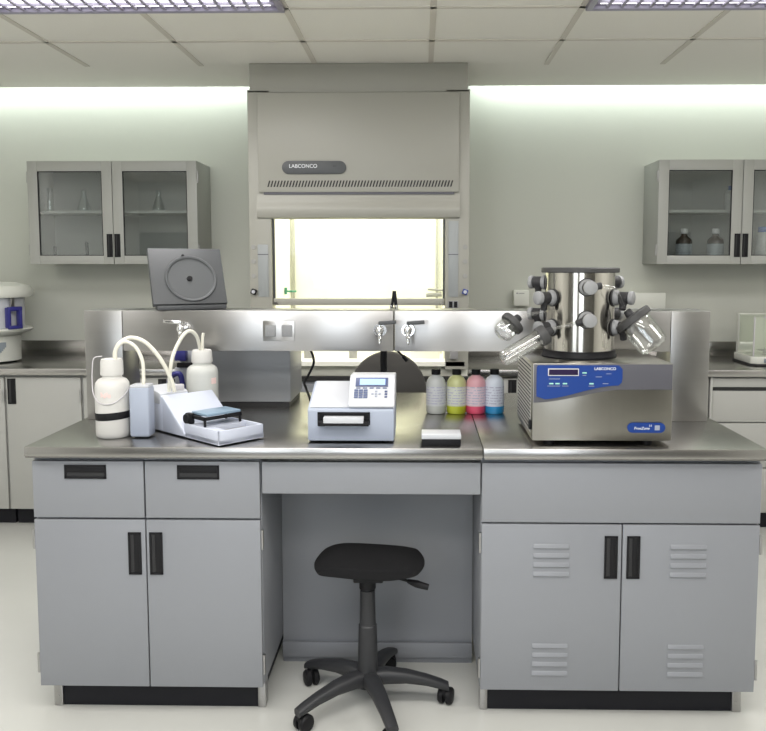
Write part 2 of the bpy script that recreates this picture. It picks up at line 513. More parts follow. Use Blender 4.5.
sy0, sy1, sz0, sz1 = .444, .622, 1.176, 1.327
t = thing('service_shelf', (-.68, .53, ZC), 'left half of the raised steel shelf, with socket plate and two valves', 'shelf')
MB().box(-1.262, -1.1195, sy0, sy1, ZC, sz1, .002).build('pedestal', M['pedestal'], t)
MB().box(-1.118, -.1015, sy0 + .001, sy1, sz0, sz1, .002).build('beam', M['steel'], t)
o = MB().box(-.59, -.47, sy0 - .004, sy0 + .002, 1.214, 1.29, .002).build('socket_plate', M['steel'], t)
for x in (-.561, -.499):
    s = MB().box(x - .02, x + .02, sy0 - .008, sy0 - .003, 1.230, 1.274, .003).build('socket', M['knob'], o)
    for z in (1.243, 1.261): MB().box(x - .008, x - .006, sy0 - .0085, sy0 - .007, z - .004, z + .004).box(x + .006, x + .008, sy0 - .0085, sy0 - .007, z - .004, z + .004).build('slot', M['grey'], s)
valve(t, -.888, 1.262, sy0, -1, .022)
valve(t, -.152, 1.256, sy0, 1, .026)
t = thing('service_shelf', (.48, .53, ZC), 'right half of the raised steel shelf, running behind the freeze dryer', 'shelf')
MB().box(.9265, 1.07, sy0, sy1, ZC, sz1, .002).build('pedestal', M['pedestal'], t)
MB().box(-.0985, .925, sy0 + .001, sy1, sz0, sz1, .002).build('beam', M['steel'], t)
valve(t, -.048, 1.256, sy0, 1, .026)

# ---- bent black post rising behind the shelf
t = thing('post_fitting', (-.15, .70, ZC), 'thin black post rising behind the seam of the steel shelf', 'fitting')
MB().lathe([(.03, 0), (.03, .008), (.016, .014)], 20, Matrix.Translation((-.15, .70, ZC))).tube([(-.15, .7, ZC + .01), (-.15, .7, 1.02), (-.149, .7, 1.16), (-.125, .7, 1.24), (-.108, .7, 1.325)], .014, 12).build('post', M['black'], t)
MB().tube([(-.119, .7, 1.32), (-.1125, .7, 1.36), (-.1085, .7, 1.392)], .0055, 8).tube([(-.099, .7, 1.32), (-.103, .7, 1.36), (-.1065, .7, 1.392)], .0065, 8).build('clip', M['black'], t)
MB().cyl((-.119, .6995, 1.318), (-.1195, .6995, 1.335), .006, n=10).cyl((-.099, .6995, 1.318), (-.099, .6995, 1.335), .007, n=10).build('clip_tip', M['chrome'], t)
# ---- cord with plug hanging under the beam
t = thing('hanging_plug', (-.07, .66, 1.05), 'small black plug hanging on a thin cord below the shelf seam', 'plug')
MB().tube([at(388, 348, .66), at(396, 350, .66), at(402, 355, .66), at(406, 359, .66)], .004, 8).build('cord', M['black'], t)
MB().tube([at(403, 356, .66), at(407, 361, .66)], .008, 10).build('plug', M['black'], t)
o = MB().tube([at(310, 349, .66), at(313, 356, .66), at(313.5, 364, .65), at(309, 374, .64), at(304.5, 382, .62), at(306, 388, .60), at(309, 396, .50), (-.39, .36, ZC + .05), (-.35, .258, ZC + .04)], .005, 8).build('power_cable', M['black'])
tag(o, 'black power cable dangling from the shelf down behind the white plate reader', 'cable')

# ---- grey panel leaning on the shelf
pw, ph, pt = .278, .238, .028
t = thing('grey_fan_panel', (-.865, .515, sz1), 'dark grey square panel with a round recess, leaning on top of the steel shelf', 'panel')
T = Matrix.Translation((-.868, .485, sz1 + .024)) @ Matrix.Rotation(R(27), 4, 'Z') @ Matrix.Rotation(R(-28), 4, 'X')
MB().box(-pw / 2, pw / 2, 0, pt, 0, ph, .004, T=T).build('casing', M['greypanel'], t)
TT = T @ Matrix.Translation((.01, 0, .105)) @ Matrix.Rotation(pi / 2, 4, 'X')
MB().lathe([(.098, -.002), (.098, .003), (.095, .007), (.089, .006), (.085, .001), (.03, .0008), (0, .0008)], 48, TT).build('round_recess', M['greyrim'], t)
MB().lathe([(.011, .0), (.010, .006), (0, .007)], 16, TT @ Matrix.Translation((-.005, 0, .0008))).build('hub', M['black'], t)
MB().lathe([(.0055, 0), (.0055, .003), (0, .0035)], 12, T @ Matrix.Translation((-.01, 0, .205)) @ Matrix.Rotation(pi / 2, 4, 'X')).build('catch', M['black'], t)
MB().box(-.125, .135, .0, .05, 0, .018, .004, T=Matrix.Translation((-.868, .485, sz1 + .001)) @ Matrix.Rotation(R(27), 4, 'Z')).build('foot', M['greypanel'], t)

# ---- grey cased instrument under the shelf
t = thing('instrument_case', (-.71, .87, ZC), 'large plain grey instrument case standing under the left half of the shelf', 'instrument')
MB().box(-.885, -.532, .715, 1.03, .935, 1.22, .006).build('casing', M['boxgrey'], t)
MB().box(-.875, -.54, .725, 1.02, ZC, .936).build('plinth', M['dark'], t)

# ---- purple handled white unit behind the washer
p = at(172, 366, .98)
t = thing('sealing_unit', (-1.08, .98, ZC), 'small white unit with purple handles behind the plate washer tubes', 'instrument')
MB().box(-1.09, -.985, .98, 1.07, ZC, 1.045, .006).build('body', M['white'], t)
MB().box(-1.075, -.975, .965, .99, 1.045, 1.066, .003).build('bar', M['black'], t)
MB().box(-1.07, -1.0, .985, 1.05, 1.066, 1.12, .006).build('lid', M['white'], t)
MB().box(-1.082, -1.03, .955, .99, 1.075, 1.125, .006).build('handle', M['purple'], t)
MB().tube([(-1.103, .965, .93), (-1.105, .955, .985), (-1.085, .955, 1.015), (-1.055, .955, 1.012), (-1.045, .96, .93)], .012, 10).build('handle', M['purple'], t)


# ------------------------------------------------------------------ plate washer group
# left bottle
bx, by = -1.049, .145
t = thing('reagent_bottle', (bx, by, ZC), 'tall white plastic bottle with a dark strap, left of the plate washer', 'bottle')
MB().lathe([(0, 0), (.052, .001), (.0565, .006), (.0575, .02), (.0575, .165), (.055, .185), (.046, .197), (.034, .202), (.032, .206), (.032, .216)], 40, Matrix.Translation((bx, by, ZC))).build('body', M['poly'], t)
MB().lathe([(.0375, .212), (.038, .216), (.037, .255), (.034, .266), (0, .268)], 40, Matrix.Translation((bx, by, ZC))).build('cap', M['poly'], t)
MB().lathe([(.0580, .063), (.0585, .064), (.0585, .087), (.0580, .088)], 40, Matrix.Translation((bx, by, ZC)) @ Matrix.Translation((0, 0, .075)) @ Matrix.Rotation(R(-4), 4, 'Y') @ Matrix.Translation((0, 0, -.075))).build('strap', M['black'], t)
lab = MB()
for k in range(7):
    a0, a1 = R(250 + k * 5), R(255 + k * 5)
    lab.prism([(bx + .0578 * cos(a0), by + .0578 * sin(a0)), (bx + .0578 * cos(a1), by + .0578 * sin(a1)), (bx + .0584 * cos(a1), by + .0584 * sin(a1)), (bx + .0584 * cos(a0), by + .0584 * sin(a0))], ZC + .142 + .003 * sin(k * 2), ZC + .155 + .004 * cos(k * 1.7), 'z')
lab.build('print_mark', M['pink'], t)
w = [(bx - .03, by - .005, 1.19), (bx - .052, by - .02, 1.185), (bx - .058, by - .022, 1.15), (bx - .06, by - .022, 1.10), (bx - .05, by - .035, 1.06), (bx - .02, by - .057, 1.037), (bx + .02, by - .058, 1.037), (bx + .05, by - .034, 1.06), (bx + .062, by - .012, 1.085)]
MB().tube(w, .0018, 6).build('wire', M['silver'], t)

# right bottle on dark base
cx_, cy_ = at(202.5, 380, .384).x, .384
t = thing('reagent_bottle', (cx_, cy_, ZC), 'cloudy white bottle on a dark base, in front of the grey instrument case', 'bottle')
MB().lathe([(.056, 0), (.058, .004), (.058, .04), (.05, .046), (0, .046)], 36, Matrix.Translation((cx_, cy_, ZC))).build('stand', M['black'], t)
MB().lathe([(0, .046), (.05, .047), (.056, .055), (.057, .07), (.057, .186), (.054, .203), (.045, .213), (.034, .218), (.034, .23)], 40, Matrix.Translation((cx_, cy_, ZC))).build('body', M['poly2'], t)
MB().lathe([(.037, .226), (.0385, .23), (.036, .265), (.033, .272), (0, .273)], 36, Matrix.Translation((cx_, cy_, ZC))).build('cap', M['poly'], t)
lab = MB()
for k in range(4):
    a0, a1 = R(318 + k * 6), R(324 + k * 6)
    lab.prism([(cx_ + .0572 * cos(a0), cy_ + .0572 * sin(a0)), (cx_ + .0572 * cos(a1), cy_ + .0572 * sin(a1)), (cx_ + .058 * cos(a1), cy_ + .058 * sin(a1)), (cx_ + .058 * cos(a0), cy_ + .058 * sin(a0))], ZC + .15, ZC + .172, 'z')
lab.build('print_mark', M['pink'], t)
MB().tube([(cx_ + .008, cy_ - .02, ZC + .27), (cx_ + .009, cy_ - .02, ZC + .31), (cx_ + .012, cy_ - .02, ZC + .335)], .0055, 10).build('tube_stub', M['tube'], t)

# washer: front axis v runs to the lower right
ang = R(48)
L = Vector((-.797, .105))                       # front left foot of the body
WT = Matrix.Translation((L.x, L.y, ZC)) @ Matrix.Rotation(ang - pi / 2, 4, 'Z')   # local x = front axis, local y = across
t = thing('plate_washer', (-.80, .16, ZC), 'white wedge-shaped plate washer with a front tray, at the left of the worktop', 'plate washer')
body = MB()
body.prism([(-.136, .006), (0, .006), (.006, .016), (-.004, .028), (-.130, .126), (-.136, .131)], 0, .205, 'y', .004, T=WT)
body.prism([(-.235, .006), (-.13, .006), (-.13, .122), (-.145, .132), (-.235, .146), (-.24, .14)], 0, .108, 'y', .004, T=WT)
body.build('body', M['instr'], t)
MB().prism([(-.238, .10), (-.145, .10), (-.143, .135), (-.15, .140), (-.232, .157), (-.24, .150)], -.002, .110, 'y', .004, T=WT).build('top_cover', M['white'], t)
MB().box(-.17, -.15, .055, .10, .138, .160, .003, T=WT).build('tube_port', M['silver'], t)
MB().box(-.980, -.913, .105, .17, ZC + .004, 1.088, .008, 3).build('valve_housing', M['instrfront'], t)
MB().box(-.978, -.915, .107, .168, 1.086, 1.096, .004).build('housing_lid', M['white'], t)
# tray
tr = MB()
a0, a1, b0, b1 = -.004, .198, .004, .182
tr.box(a0, a1, b0, b1, .006, .02, T=WT)
tr.box(a0, a1, b0, b0 + .007, .006, .052, .002, T=WT); tr.box(a0, a1, b1 - .007, b1, .006, .052, .002, T=WT)
tr.box(a1 - .007, a1, b0, b1, .006, .052, .002, T=WT)
tr.box(a0, a1 - .09, b0 + .006, b1 - .006, .02, .047, T=WT)
tr.build('tray', M['instr'], t)
MB().box(a1 - .089, a1 - .010, b0 + .045, b1 - .012, .02, .034, T=WT).build('trough', M['steel'], t)
MB().box(a1 - .089, a1 - .008, b0 + .007, b0 + .044, .02, .048, T=WT).build('trough_cover', M['instr'], t)
cr = MB()
cr.box(-.002, .006, .022, .172, .068, .080, .001, T=WT).box(.082, .090, .022, .172, .068, .079, .001, T=WT)
cr.box(-.002, .09, .022, .030, .068, .080, .001, T=WT).box(-.002, .09, .164, .172, .068, .079, .001, T=WT)
for a in (.0, .083):
    for b in (.024, .164): cr.box(a, a + .006, b, b + .007, .046, .07, T=WT)
cr.box(-.01, .022, .012, .030, .05, .086, .003, T=WT)
cr.cyl(WT @ Vector((.006, .004, .068)), WT @ Vector((.006, .022, .068)), .016, n=16)
cr.build('plate_carrier', M['black'], t)
o = MB().box(-.002, .088, .034, .170, .0805, .0895, .002, T=WT).build('microplate', M['platecol'])
tag(o, 'blue grey plate lying on the carrier of the plate washer', 'plate')

# tubing
t1 = MB().tube([(bx + .012, by, 1.18), (bx + .013, by, 1.205), (bx + .03, by, 1.235), (bx + .065, by + .01, 1.252), (bx + .11, by + .02, 1.235), (bx + .155, by + .03, 1.18), (bx + .185, by + .045, 1.11), (bx + .197, by + .05, 1.06)], .007, 12)
o = t1.build('tube', M['tube']); tag(o, 'longer white hose arching from the strapped bottle to the top of the plate washer', 'tube', 'white hoses of the plate washer')
t1 = MB().tube([(bx + .018, by - .012, 1.18), (bx + .022, by - .012, 1.215), (bx + .05, by - .012, 1.24), (bx + .085, by - .012, 1.225), (bx + .108, by - .012, 1.18), (bx + .112, by - .012, 1.13), (bx + .11, by - .012, 1.09)], .006, 12)
o = t1.build('tube', M['tube']); tag(o, 'shorter white hose curving from the strapped bottle to the small housing', 'tube', 'white hoses of the plate washer')
t1 = MB().tube([at(169, 392, .22), at(170, 372, .225), at(173.5, 354, .24), at(182, 337, .27), at(189.5, 331, .30), at(196.5, 336, .33), at(200.5, 350, .37)], .0065, 12)
o = t1.build('tube', M['tube']); tag(o, 'white hose looping from the plate washer up to the cloudy bottle', 'tube', 'white hoses of the plate washer')

# ------------------------------------------------------------------ plate reader
rx0, rx1, ry0 = -.371, -.087, .05
rm = -.238
t = thing('plate_reader', ((rx0 + rx1) / 2, .2, ZC), 'white plate reader with a lit blue display in the middle of the worktop', 'plate reader')
b = MB()
b.prism([(ry0, ZC + .006), (ry0, ZC + .108), (ry0 + .006, ZC + .116), (ry0 + .185, ZC + .176), (.255, ZC + .176), (.255, ZC + .006)], rx0, rx1, 'x', .005, 3)
b.build('body', M['instrfront'], t)
MB().prism([(ry0 + .006, ZC + .1165), (ry0 + .185, ZC + .1765), (ry0 + .185, ZC + .1795), (ry0 + .006, ZC + .1195)], rx0 + .008, rm - .002, 'x', .001).build('lid', M['white'], t)
h = MB()
h.prism([(ry0 - .003, ZC + .118), (ry0 - .003, ZC + .126), (ry0 + .005, ZC + .133), (ry0 + .085, ZC + .208), (ry0 + .10, ZC + .213), (ry0 + .20, ZC + .208), (ry0 + .20, ZC + .118)], rm, rx1 + .001, 'x', .006, 3)
h.build('display_housing', M['white'], t)
hT = Matrix.Translation(((rm + rx1) / 2, ry0 + .045, ZC + .1705)) @ Matrix.Rotation(math.atan2(.075, .08), 4, 'X')   # panel plane, local y up the slope
sc = MB().box(-.055, .053, .012, .049, 0, .003, .001, T=hT).build('screen_bezel', M['lcdframe'], t)
MB().box(-.041, .044, .018, .043, .003, .0038, T=hT).build('screen', M['lcd'], sc)
kp = MB()
for i in range(3):
    for j in range(4): kp.box(-.058 + i * .0155, -.0445 + i * .0155, -.036 + j * .0095, -.0285 + j * .0095, 0, .0022, .0006, T=hT)
kp.build('keypad', M['key'], t)
kp = MB()
for (a, b_) in ((0, 0), (.012, 0), (-.012, 0), (0, .010), (0, -.010)): kp.box(.015 + a - .004, .015 + a + .004, -.018 + b_ - .003, -.018 + b_ + .003, 0, .002, .0006, T=hT)
kp.build('arrow_keys', M['keylight'], t)
for j in range(3): MB().box(.043, .052, -.034 + j * .011, -.027 + j * .011, 0, .0024, .0008, T=hT).build('button', M['lcdframe'], t)
kp = MB()
for i in range(5): kp.box(-.052 + i * .022, -.038 + i * .022, .004, .0085, 0, .0018, .0005, T=hT)
kp.build('function_keys', M['key'], t)
s = MB(); z0, z1, x0, x1 = ZC + .061, ZC + .103, -.338, -.166
s.box(x0, x1, ry0 - .002, ry0 + .001, z0, z1, .001)
s.box(x0, x0 + .008, ry0 - .006, ry0, z0, z1, .001); s.box(x1 - .008, x1, ry0 - .006, ry0, z0, z1, .001); s.box(x0, x1, ry0 - .006, ry0, z1 - .006, z1, .001)
s.build('slot', M['black'], t)
s = MB().box(-.325, -.178, ry0 - .035, ry0, z0 + .002, z0 + .010, .002)
s.box(-.335, -.31, ry0 - .03, ry0, z0, z0 + .015, .002).box(-.195, -.169, ry0 - .03, ry0, z0, z0 + .015, .002)
s.build('plate_carrier', M['black'], t)
f = MB()
for x in (rx0 + .03, rx1 - .03):
    for y in (.08, .23): f.cyl((x, y, ZC), (x, y, ZC + .008), .012, n=14)
f.build('feet', M['black'], t)
o = MB().box(-.316, -.186, ry0 - .034, ry0 + .0, z0 + .0105, z0 + .030, .002).build('microplate', M['white']); tag(o, 'white plate half inside the slot of the plate reader', 'plate')

# ------------------------------------------------------------------ small lidded block
t = thing('microplate_box', (.067, .053, ZC), 'small black plate box with a white lid near the worktop front edge', 'plate box')
MB().box(.004, .130, .012, .096, ZC, ZC + .022, .002).build('base', M['black'], t)
MB().box(.003, .131, .011, .097, ZC + .022, ZC + .037, .002).build('lid', M['white'], t)

# ------------------------------------------------------------------ four wash bottles
def wash_bottle(x, y, col, liq, label, capm, cloudy):
    t = thing('wash_bottle', (x, y, ZC), label, 'bottle', 'row of reagent bottles under the shelf')
    m = mat('bottle plastic', col, .35, spec=.5)
    T = Matrix.Translation((x, y, ZC))
    MB().lathe([(.038, .030), (.0385, .036), (.0385, .112), (.036, .128), (.028, .142), (.017, .149), (.0155, .152), (.0155, .158)], 36, T, close=False).build('body', m, t)
    MB().lathe([(0, 0), (.035, .001), (.038, .006), (.0385, .030), (.038, .0305), (0, .0305)], 36, T).build('liquid', mat('liquid', liq, .25), t)
    MB().lathe([(.017, .153), (.018, .154), (.018, .172), (.016, .174), (0, .174)], 24, T).build('cap', M['black'], t)
    l = MB()
    n = 18
    ring = []
    for k in range(n + 1):
        a = R(190 + 160 * k / n)
        ring.append((x + .0389 * cos(a), y + .0389 * sin(a)))
    for (xa, ya), (xb, yb) in zip(ring, ring[1:]):
        l.bm.faces.new([l.bm.verts.new(v) for v in ((xa, ya, ZC + .034), (xb, yb, ZC + .034), (xb, yb, ZC + .108), (xa, ya, ZC + .108))])
    bmesh.ops.remove_doubles(l.bm, verts=l.bm.verts[:], dist=1e-5)
    l.build('label', label_mat('printed label', cloudy, (.46, .46, .58), 7, .58), t)
    return t


wash_bottle(.060, .60, (.56, .58, .57), (.55, .57, .54), 'clear reagent bottle with black cap, beside the dark chair back', 0, (.62, .64, .66))
wash_bottle(.141, .60, (.56, .58, .28), (.50, .55, .04), 'reagent bottle of yellow green liquid with a black cap', 0, (.66, .69, .60))
wash_bottle(.217, .60, (.72, .38, .42), (.72, .08, .16), 'reagent bottle of pink liquid with a black cap', 0, (.74, .60, .66))
wash_bottle(.290, .605, (.70, .75, .83), (.03, .30, .62), 'reagent bottle with blue liquid in its bottom and a black cap', 0, (.68, .72, .80))

# ------------------------------------------------------------------ freeze dryer
fx0, fx1, fy0, fy1, fz0, fz1 = .361, .812, .03, .436, .93, 1.183
t = thing('freeze_dryer', (.585, .24, ZC), 'steel benchtop freeze dryer with blue panel and a drum ringed by valves', 'freeze dryer')
FD = t
MB().box(fx0, fx1, fy0, fy1, fz0, fz1, .004).build('casing', M['steelbox'], t)
for x in (fx0 + .06, fx1 - .07):
    for y in (fy0 + .04, fy1 - .05): MB().cyl((x, y, ZC), (x, y, fz0 + .001), .018, n=18).build('foot', M['black'], t)


def curve_bottom(x0, x1, zl, zr, xb, n=14):
    pts = []
    for k in range(n + 1):
        s = k / n
        x = x0 + (xb - x0) * s
        e = s * s * (3 - 2 * s) if True else s
        pts.append((x, zl + (zr - zl) * e))
    return pts


pts = [(fx1 - .003, fz1 - .003), (fx0 + .003, fz1 - .003)] + curve_bottom(fx0 + .003, 0, 1.055, 1.098, fx0 + .30) + [(fx1 - .003, 1.098)]
MB().prism(pts, fy0 - .003, fy0 + .001, 'y', .001).build('fascia', M['panelgrey'], t)
bp0, bp1 = fx0 + .012, .648
low = curve_bottom(bp0 + .01, 0, 1.066, 1.112, bp1 - .012)
pts = [(bp1 - .012, fz1 - .006), (bp0 + .004, fz1 - .006), (bp0, fz1 - .012), (bp0, 1.076)] + low[1:] + [(bp1 - .002, 1.122), (bp1, 1.135), (bp1, fz1 - .018)]
cp = MB().prism(pts, fy0 - .0055, fy0 - .002, 'y').build('control_panel', M['blue'], t)
yf = fy0 - .0058
d = MB().box(.409, .508, yf - .002, yf + .001, 1.143, 1.167, .001).build('display', M['silver'], cp)
MB().box(.412, .505, yf - .0026, yf, 1.146, 1.164).build('window', M['display'], d)
k = MB()
for x, z in ((.42, 1.118), (.44, 1.118), (.464, 1.118), (.549, 1.118), (.526, 1.153)): k.box(x - .007, x + .007, yf - .0012, yf, z - .0025, z + .002, .0005)
k.build('keys', M['inkgreen'], cp)
k = MB()
for x, z, w in ((.42, 1.110, .012), (.441, 1.110, .008), (.465, 1.110, .010), (.549, 1.110, .009), (.43, 1.133, .018), (.526, 1.145, .006), (.572, 1.14, .010), (.604, 1.15, .008), (.594, 1.118, .009)): k.box(x - w, x + w, yf - .0006, yf, z - .0008, z + .0008)
k.build('legend_lines', M['keylight'], cp)
text('LABCONCO', .0125, (.592, yf - .0006, 1.166), cp, M['ink'])
pts = []
px0, px1, pz, pr = .668, .790, .974, .0165
for k in range(13): a = R(90 + 180 * k / 12); pts.append((px0 + pr + pr * cos(a), pz + pr * sin(a)))
for k in range(13): a = R(-90 + 180 * k / 12); pts.append((px1 - pr + pr * cos(a), pz + pr * sin(a)))
bd = MB().prism(pts, fy0 - .003, fy0 + .001, 'y').build('name_badge', M['blue'], t)
text('FreeZone', .0125, (.714, fy0 - .0034, .972), bd, M['ink'], shear=.25)
text('2.5', .008, (.742, fy0 - .0034, .981), bd, M['ink'])
MB().box(.756, .772, fy0 - .0036, fy0 - .002, .966, .982).build('emblem', M['keylight'], bd)
# louvred left side
v = MB()
v.box(fx0 - .0015, fx0 + .001, fy0 + .03, fy1 - .02, fz0 + .02, fz1 - .008)
for k in range(17):
    z = fz0 + .034 + k * .0128
    v.box(fx0 - .0022, fx0 - .0012, fy0 + .035, fy1 - .03, z - .0042, z + .0008, mi=1)
v.build('vent', [M['bcab'], M['dark']], t)
MB().box(fx0 - .009, fx0, fy0 + .008, fy0 + .028, fz0 + .035, fz0 + .065, .002).build('power_switch', M['black'], t)
# drum
dx, dy = .547, .235
DT = Matrix.Translation((dx, dy, 0))
MB().lathe([(.1175, fz1 + .026), (.1175, 1.473)], 64, DT).build('drum', M['drum'], t)
MB().lathe([(0, fz1 + .001), (.127, fz1 + .001), (.128, fz1 + .006), (.124, fz1 + .012), (.123, fz1 + .026), (0, fz1 + .026)], 64, DT).build('base_ring', M['black'], t)
MB().lathe([(0, 1.472), (.130, 1.472), (.132, 1.474), (.132, 1.486), (.129, 1.489), (0, 1.489)], 64, DT).build('lid', M['flaskcap'], t)


def port(angdeg, z, noz):
    """valve port pointing outwards at an angle; noz = direction of its nozzle around the axis (deg, 0 = up)"""
    a = R(angdeg)
    T = Matrix.Translation((dx, dy, z)) @ Matrix.Rotation(a, 4, 'Z') @ Matrix.Translation((.1165, 0, 0)) @ Matrix.Rotation(pi / 2, 4, 'Y')  # local z = outwards, local -x = up
    body = MB().lathe([(.030, 0), (.030, .004), (.019, .005), (.019, .020), (.0205, .022), (.0205, .052), (.016, .054)], 28, T).build('valve_port', M['rubber'], FD)
    MB().lathe([(.0262, .0045), (.027, .006), (.0255, .016), (.0215, .0215), (.019, .022)], 28, T).build('collar', M['knob'], body)
    k = MB().lathe([(.0165, .0535), (.0225, .0545), (.0232, .058), (.0225, .068), (.019, .0705), (0, .071)], 28, T)
    k.build('knob', M['knob'], body)
    n = R(noz)
    d = T.to_3x3() @ Vector((-cos(n), sin(n), 0))
    p0 = T @ Vector((0, 0, .036))
    MB().lathe([(.014, .012), (.013, .024), (.0115, .026), (.0115, .040), (.009, .042), (0, .042)], 20, axis(p0, p0 + d)).build('nozzle', M['rubber'], body)
    return p0, d


PORTS = {}
for a, zs, nz in ((270, (1.425, 1.318), (82, -105)), (210, (1.388, 1.287), (185, 150)), (330, (1.388, 1.287), (200, 170)),
                  (150, (1.437, 1.325), (180, 180)), (30, (1.437, 1.325), (180, 180)), (90, (1.388, 1.287), (180, 180))):
    for i, (z, n) in enumerate(zip(zs, nz)): PORTS[a, i] = port(a, z, n)


# flasks
def flask(name, label, p_cap, p_end, r, cap_r, cap_t, tube_pts, group, neck=True):
    p_cap, p_end = Vector(p_cap), Vector(p_end)
    t = thing(name, p_cap, label, 'flask', group)
    A = axis(p_cap, p_end); L = (p_end - p_cap).length
    e = min(.022, r * .7)
    prof = [(r * .80, cap_t * .4), (r * .97, cap_t)] if neck else [(r, cap_t * .4), (r, cap_t)]
    prof += [(r, L * .5), (r, L - e)] + [(r - e + e * cos(q), L - e + e * sin(q)) for q in (R(18), R(36), R(54), R(72), R(90))] + [(0, L)]
    pi_ = [(max(x - .0022, 0), y - (.0022 if i > 1 else 0)) for i, (x, y) in enumerate(prof)][::-1]
    MB().lathe(prof + pi_, 40, A, close=False).build('flask_body', M['glass'], t)
    MB().lathe([(0, 0), (cap_r * .6, 0), (cap_r * .93, .002), (cap_r, .006), (cap_r, cap_t - .003), (cap_r * .96, cap_t), (r * .9, cap_t)], 36, A).build('flask_cap', M['flaskcap'], t)
    MB().lathe([(.009, -.022), (.0125, -.02), (.016, 0)], 20, A).build('stopper', M['rubber'], t)
    b = MB().tube(tube_pts, .0058, 12)
    b.build('glass_tube', M['glass'], t)
    return t


p0, d0 = PORTS[270, 0]
n0 = p0 + d0 * .036
cap = at(630.5, 315.5, .14); end = at(656, 348, .115)
ax = (cap - end).normalized()
flask('freeze_flask', 'large clear flask with a grey rubber lid hanging on the drum right side', cap, end, .052, .064, .026,
      [n0, n0 + Vector((.03, .004, -.004)), n0 + Vector((.055, .01, -.014)), cap + ax * .035, cap + ax * .012], 'flasks on the freeze dryer')
p0, d0 = PORTS[210, 0]
n0 = p0 + d0 * .036
cap = at(515, 321, .12); end = at(499, 336, .10)
ax = (cap - end).normalized()
flask('freeze_flask', 'small squat clear flask, upper of the two at the drum left side', cap, end, .036, .042, .022,
      [n0, n0 + d0 * .01, (n0 + cap) / 2 + Vector((-.002, 0, 0)), cap + ax * .014], 'flasks on the freeze dryer')
p0, d0 = PORTS[270, 1]
n0 = p0 + d0 * .034
cap = at(547, 333, .05); end = at(501.5, 360, .03)
ax = (cap - end).normalized()
flask('freeze_flask', 'long clear flask lying low across the corner of the freeze dryer casing', cap, end, .0275, .033, .030,
      [n0, n0 + d0 * .015, cap + ax * .03, cap + ax * .012], 'flasks on the freeze dryer', neck=False)

# ------------------------------------------------------------------ stool
hx, hy = -.178, .075
t = thing('stool', (hx, hy, 0), 'low black swivel stool on castors in the knee space', 'stool')
bm_ = bmesh.new()
bmesh.ops.create_cube(bm_, size=2)
bmesh.ops.subdivide_edges(bm_, edges=bm_.edges[:], cuts=9, use_grid_fill=True)


def lerp(tab, x):
    for (xa, za), (xb, zb) in zip(tab, tab[1:]):
        if x <= xb: return za + (zb - za) * (x - xa) / (xb - xa)
    return tab[-1][1]


TOPZ = [(-1, .502), (-.85, .526), (-.65, .544), (-.3, .545), (.2, .540), (.6, .535), (.85, .526), (1, .508)]
BOTZ = [(-1, .494), (-.8, .486), (-.4, .481), (0, .473), (.4, .473), (.75, .482), (1, .499)]
for v in bm_.verts:
    x, y, z = v.co
    r_, q = max(abs(x), abs(y)), math.hypot(x, y)
    if q > 1e-6:
        k = .5 + .5 * r_ / q
        x, y = x * k, y * k
    zt, zb = lerp(TOPZ, x), lerp(BOTZ, x)
    ed = abs(y) ** 3
    zt -= .018 * ed; zb += .012 * ed
    zt += -.006 * (1 - y * y) * (1 - x * x)
    zm = zb + (zt - zb) * (z + 1) / 2
    v.co = Vector((hx + .007 + x * .186, hy + y * .115, zm + .004 * y))
mb = MB(); mb.bm.free(); mb.bm = bm_
bmesh.ops.smooth_vert(bm_, verts=bm_.verts[:], factor=.3, use_axis_x=True, use_axis_y=True, use_axis_z=True)
seat = mb.build('seat', M['fabric'], t, ang=80)
s = seat.modifiers.new('subsurf', 'SUBSURF'); s.levels = 1; s.render_levels = 2
MB().box(hx - .045, hx + .055, hy - .05, hy + .05, .448, .480, .006).cyl((hx, hy, .415), (hx, hy, .45), .028, n=24).build('seat_plate', M['black'], t)
MB().cyl((hx, hy, .34), (hx, hy, .42), .012, n=20).build('gas_lift', M['chrome'], t)
MB().lathe([(.0245, .408), (.025, .403), (.0275, .29), (.031, .286), (.033, .18), (.0345, .10), (.04, .075), (.03, .07)], 32, Matrix.Translation((hx, hy, 0))).build('column', M['stoolp'], t)
l = MB().tube([(hx + .03, hy - .02, .464), (hx + .10, hy - .035, .462), (hx + .145, hy - .04, .452)], .0045, 8)
l.tube([(hx + .135, hy - .04, .455), (hx + .165, hy - .045, .447), (hx + .205, hy - .05, .438)], .01, 12, rads=[.006, .0125, .010])
l.build('lever', M['black'], t)
